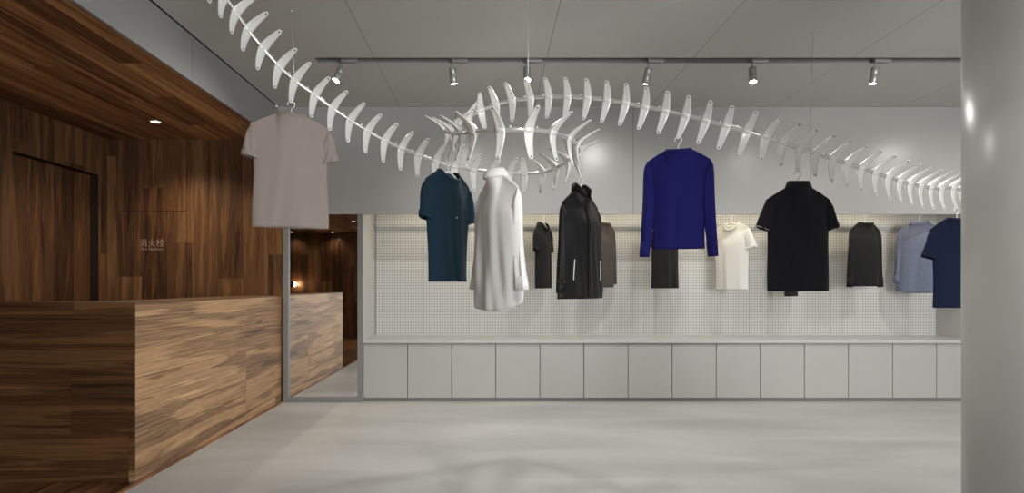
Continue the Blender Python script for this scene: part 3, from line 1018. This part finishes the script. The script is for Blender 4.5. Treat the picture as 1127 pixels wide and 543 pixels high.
        for A, B in zip(rows, rows[1:]):
            for k in range(len(A) - 1):
                bm.faces.new((A[k], A[k + 1], B[k + 1], B[k]))
        co = obj('collar', bm, cm, t, world=False, smooth=True)
        md = co.modifiers.new('solid', 'SOLIDIFY'); md.thickness = 0.003; md.offset = 0
    return t, pt


def front_strip(t, pt, name, mat, u0, u1, v0, v1, off=0.002, n=40, front=True, thick=0.002, label=None):
    """a strip lying on the garment surface"""
    bm = bmesh.new(); rows = []
    for k in range(n + 1):
        v = v0 + (v1 - v0) * k / n
        row = []
        for u in (u0, (u0 + u1) / 2, u1):
            p_ = pt(u, v, front)
            row.append(bm.verts.new(p_ + Vector((0, -off if front else off, 0))))
        rows.append(row)
    for A, B in zip(rows, rows[1:]):
        for k in range(2):
            bm.faces.new((A[k], A[k + 1], B[k + 1], B[k]))
    o = obj(name, bm, mat, t, world=False, smooth=True, label=label)
    md = o.modifiers.new('solid', 'SOLIDIFY'); md.thickness = thick; md.offset = 0
    return o


def short_sleeve(sw, sd, out=0.07, ln=0.19, w=0.13):
    return {'outer': [(sw - 0.02, -sd + 0.006), (sw + 0.008, -sd - 0.015), (sw + 0.03, -sd - 0.07), (sw + out, -sd - ln)],
            'inner': [(sw - 0.055, -sd - 0.06), (sw - 0.05, -sd - 0.12), (sw - 0.035, -sd - 0.17), (sw + out - w, -sd - ln - 0.03)], 'd0': 0.026, 'd1': 0.030, 'cuff': 0.1}


def long_sleeve(sw, sd, out=0.03, ln=0.56, w=0.075, fwd=0.0):
    return {'outer': [(sw - 0.02, -sd + 0.006), (sw + 0.006, -sd - 0.015), (sw + 0.018, -sd - 0.08), (sw + 0.024, -sd - 0.28), (sw + out, -sd - ln)],
            'inner': [(sw - 0.055, -sd - 0.06), (sw - 0.055, -sd - 0.13), (sw - 0.060, -sd - 0.2), (sw - 0.052, -sd - 0.33), (sw + out - w, -sd - ln - 0.003)], 'd0': 0.028, 'd1': 0.026, 'cuff': 0.09, 'fwd': fwd}


FB = {'taupe': fabric('taupe_jersey', (0.335, 0.285, 0.262)), 'teal': fabric('dark_teal_jersey', (0.006, 0.024, 0.042), sheen=0.06),
      'white': fabric('white_cotton', (0.80, 0.80, 0.795), sheen=0.0), 'jacket': fabric('black_jacket_shell', (0.009, 0.0085, 0.009), rough=0.55, sheen=0.02),
      'violet': fabric('deep_violet_blue_knit', (0.009, 0.008, 0.105), sheen=0.04, weave=300), 'polo': fabric('black_pique', (0.014, 0.013, 0.018), weave=500, sheen=0.1),
      'navy': fabric('navy_jersey', (0.006, 0.010, 0.034), sheen=0.03), 'black': fabric('black_jersey', (0.010, 0.010, 0.011), sheen=0.05),
      'brown': fabric('dark_grey_brown_knit', (0.075, 0.063, 0.058), stretch=(1, 1, 0.1), vary=0.35, weave=260), 'offwhite': fabric('off_white_jersey', (0.70, 0.69, 0.66)),
      'chambray': fabric('grey_blue_chambray', (0.14, 0.16, 0.23), vary=0.35, weave=260), 'zip': plain('zip_teeth', (0.10, 0.10, 0.10), 0.35, 0.3), 'button': plain('pale_button', (0.6, 0.6, 0.58), 0.4),
      'label': fabric('white_woven_label', (0.7, 0.7, 0.68)), 'yellow': plain('tiny_chest_emblem', (0.5, 0.45, 0.3), 0.6), 'greycuff': fabric('grey_sleeve_lining', (0.45, 0.45, 0.47))}

R_ = math.radians
HN = 0.095     # hook to hanger arms


def hang(rib, px, py):
    h = at(px, py, tips[rib].y)
    if (h - tips[rib]).length < 0.045: h = tips[rib].copy()
    return h


# ---- taupe tee
i = near(326, 89); h = hang(i, 316, 110)
hanger(h, R_(22), 'white hanger inside the taupe tee, far left', 'hangers on the spine rail')
garment('t_shirt', h - Vector((0, 0, HN)), R_(202), 'large taupe crew-neck tee hanging at the left of the spine rail', 't-shirt', FB['taupe'], L=0.70, sw=0.235, bw=0.222, hw=0.225, sd=0.075, D=0.045,
        sleeve=short_sleeve(0.235, 0.075, 0.055, 0.185, 0.115), fold=0.009, seed=1)
# ---- teal tee
i = near(499, 147.2, -1); h = hang(i, 499, 173)
hanger(h, R_(54), 'hanger holding the dark teal tee', 'hangers on the spine rail')
t, pt = garment('t_shirt', h - Vector((0, 0, HN)), R_(54), 'dark teal short-sleeved tee with a white neck label', 't-shirt', FB['teal'], L=0.69, sw=0.215, bw=0.205, hw=0.18, sd=0.075, D=0.05,
                sleeve=short_sleeve(0.215, 0.075, 0.05, 0.22, 0.13), fold=0.011, fd=0.06, seed=2)
obj('neck_label', bx(-0.016, 0.016, 0.050, 0.052, -0.048, -0.008), FB['label'], t, world=False, label='small white woven neck label')
front_strip(t, pt, 'chest_emblem', FB['yellow'], 0.05, 0.11, 0.36, 0.372, n=3)
# ---- white shirt
i = near(551.5, 143.2, -1); h = hang(i, 551, 171.5)
hanger(h, R_(-58), 'hanger inside the collar of the white dress shirt', 'hangers on the spine rail', neck=0.105)
t, pt = garment('dress_shirt', h - Vector((0, 0, 0.11)), R_(-58 + 180), 'white long-sleeved dress shirt with curved tail', 'shirt', FB['white'], L=0.70, sw=0.20, bw=0.225, hw=0.245, sd=0.085, D=0.06, nw=0.062,
                sleeve=long_sleeve(0.20, 0.085, 0.075, 0.52, 0.085), collar='shirt', fold=0.016, hem=lambda u, f: 0.05 * abs(u) ** 3 - (0.02 if not f else 0), seed=3)
front_strip(t, pt, 'yoke_seam', FB['white'], -0.92, 0.92, 0.12, 0.128, n=3, front=False)
front_strip(t, pt, 'button_placket', FB['white'], -0.07, 0.07, 0.02, 0.97, n=30)
# ---- black jacket
i = near(635, 170, -1); h = hang(i, 635, 194)
hanger(h, R_(50), 'hanger inside the black zip jacket', 'hangers on the spine rail')
t, pt = garment('zip_jacket', h - Vector((0, 0, HN + 0.01)), R_(50), 'black zip jacket with stand-up collar and silver pocket zips', 'jacket', FB['jacket'], L=0.69, sw=0.225, bw=0.25, hw=0.265, sd=0.09, D=0.07, nw=0.068,
                sleeve=long_sleeve(0.225, 0.09, 0.05, 0.56, 0.10), collar='stand', fold=0.013, fd=0.05, seed=4)
front_strip(t, pt, 'zip_flap', FB['jacket'], -0.10, 0.02, 0.02, 0.985, off=0.006)
front_strip(t, pt, 'front_zip', FB['zip'], 0.012, 0.018, 0.02, 0.96, off=0.008, thick=0.002, label='thin grey front zip')
front_strip(t, pt, 'pocket_zip', FB['white'], -0.62, -0.60, 0.62, 0.82, off=0.003, label='pale pocket zip')
front_strip(t, pt, 'pocket_zip', FB['white'], 0.60, 0.62, 0.62, 0.82, off=0.003, label='pale pocket zip')
# ---- violet sweater
i = near(755, 127); h = hang(i, 747.5, 148.5)
hanger(h, R_(-14), 'white hanger carrying the violet-blue sweater', 'hangers on the spine rail')
t, pt = garment('sweater', h - Vector((0, 0, HN)), R_(166), 'deep violet-blue long-sleeved sweater seen from behind', 'sweater', FB['violet'], L=0.645, sw=0.205, bw=0.175, hw=0.165, sd=0.07, D=0.045,
                sleeve=long_sleeve(0.205, 0.07, 0.042, 0.625, 0.062), fold=0.009, fd=0.14, bd=0.015, seed=5)
front_strip(t, pt, 'hem_rib', FB['violet'], -0.97, 0.97, 0.93, 0.995, front=False, n=8, off=0.001)
# ---- black polo
i = near(879, 163); h = hang(i, 876, 184)
hanger(h, R_(0), 'white hanger above the collar of the black polo', 'hangers on the spine rail', neck=0.105)
garment('polo_shirt', h - Vector((0, 0, 0.115)), R_(180), 'black short-sleeved polo with white-lined cuffs seen from behind', 'polo shirt', FB['polo'], L=0.665, sw=0.205, bw=0.20, hw=0.195, sd=0.085, D=0.05, nw=0.066,
        sleeve=dict(short_sleeve(0.205, 0.085, 0.066, 0.165, 0.085), cuff=0.035), collar='shirt', fold=0.005, seed=6, cuff_mat=FB['greycuff'])
# ---- navy tee
i = near(1048.3, 206.5); h = hang(i, 1052, 225)
hanger(h, R_(5), 'white hanger over the navy tee beside the column', 'hangers on the spine rail')
garment('t_shirt', h - Vector((0, 0, HN)), R_(185), 'navy tee partly hidden by the round column', 't-shirt', FB['navy'], L=0.66, sw=0.22, bw=0.195, hw=0.19, sd=0.085, D=0.045,
        sleeve=short_sleeve(0.21, 0.085, 0.07, 0.19, 0.12), fold=0.005, seed=7)

# ---- clothes on the rail in the niche
RH = RZ + 0.0155


def rail_spot(px):
    return Vector(((px - VX) * RY / F, RY, RH))


def rail_hanger(px, rz, lab):
    h = rail_spot(px)
    hanger(h, R_(rz), lab, 'hangers on the niche rail', sw=0.15, neck=0.125)
    return h - Vector((0, 0, 0.125))


q = rail_hanger(598, 62, 'hanger of the black tee left of the jacket')
garment('t_shirt', q, R_(62), 'black short-sleeved tee on the niche rail left of the jacket', 't-shirt', FB['black'], L=0.70, sw=0.20, bw=0.2, hw=0.19, sleeve=short_sleeve(0.2, 0.055, 0.05, 0.24, 0.13), seed=11)
q = rail_hanger(664, 42, 'hanger of the grey-brown knit right of the jacket')
garment('cardigan', q, R_(-138), 'grey-brown knitted top on the niche rail right of the jacket', 'cardigan', FB['brown'], L=0.69, sw=0.19, bw=0.19, hw=0.175, sleeve=long_sleeve(0.19, 0.055, 0.03, 0.6, 0.075), seed=12, ribbed=True)
q = rail_hanger(732, 32, 'hanger hidden behind the violet sweater')
garment('t_shirt', q, R_(32), 'black tee on the niche rail showing below the violet sweater', 't-shirt', FB['black'], L=0.70, sw=0.185, bw=0.20, hw=0.215, sleeve=short_sleeve(0.17, 0.055, 0.04, 0.2, 0.12), fold=0.014, seed=13)
q = rail_hanger(805, -48, 'hanger of the off-white tee between sweater and polo')
garment('t_shirt', q, R_(-48), 'off-white tee on the niche rail between sweater and polo', 't-shirt', FB['offwhite'], L=0.72, sw=0.19, bw=0.185, hw=0.18, sleeve=short_sleeve(0.19, 0.055, 0.09, 0.21, 0.13), seed=14)
q = rail_hanger(871, 55, 'hanger hidden behind the black polo')
garment('t_shirt', q, R_(50), 'black garment on the niche rail peeking out below the polo', 't-shirt', FB['black'], L=0.785, sw=0.17, bw=0.17, hw=0.19, sleeve=short_sleeve(0.17, 0.055, 0.04, 0.2, 0.12), seed=15)
q = rail_hanger(952, 10, 'hanger of the small black sweater right of the polo')
garment('sweater', q, R_(190), 'black long-sleeved sweater on the niche rail right of the polo', 'sweater', FB['black'], L=0.68, sw=0.18, bw=0.175, hw=0.175, sd=0.075, sleeve=long_sleeve(0.18, 0.075, 0.04, 0.61, 0.06), seed=16)
q = rail_hanger(1012, -40, 'hanger of the grey-blue shirt behind the navy tee')
garment('shirt', q, R_(140), 'grey-blue chambray shirt on the niche rail behind the navy tee', 'shirt', FB['chambray'], L=0.75, sw=0.19, bw=0.2, hw=0.21, sd=0.075, collar='mock', sleeve=long_sleeve(0.19, 0.075, 0.045, 0.56, 0.085), seed=17,
        hem=lambda u, f: 0.03 * abs(u) ** 3)
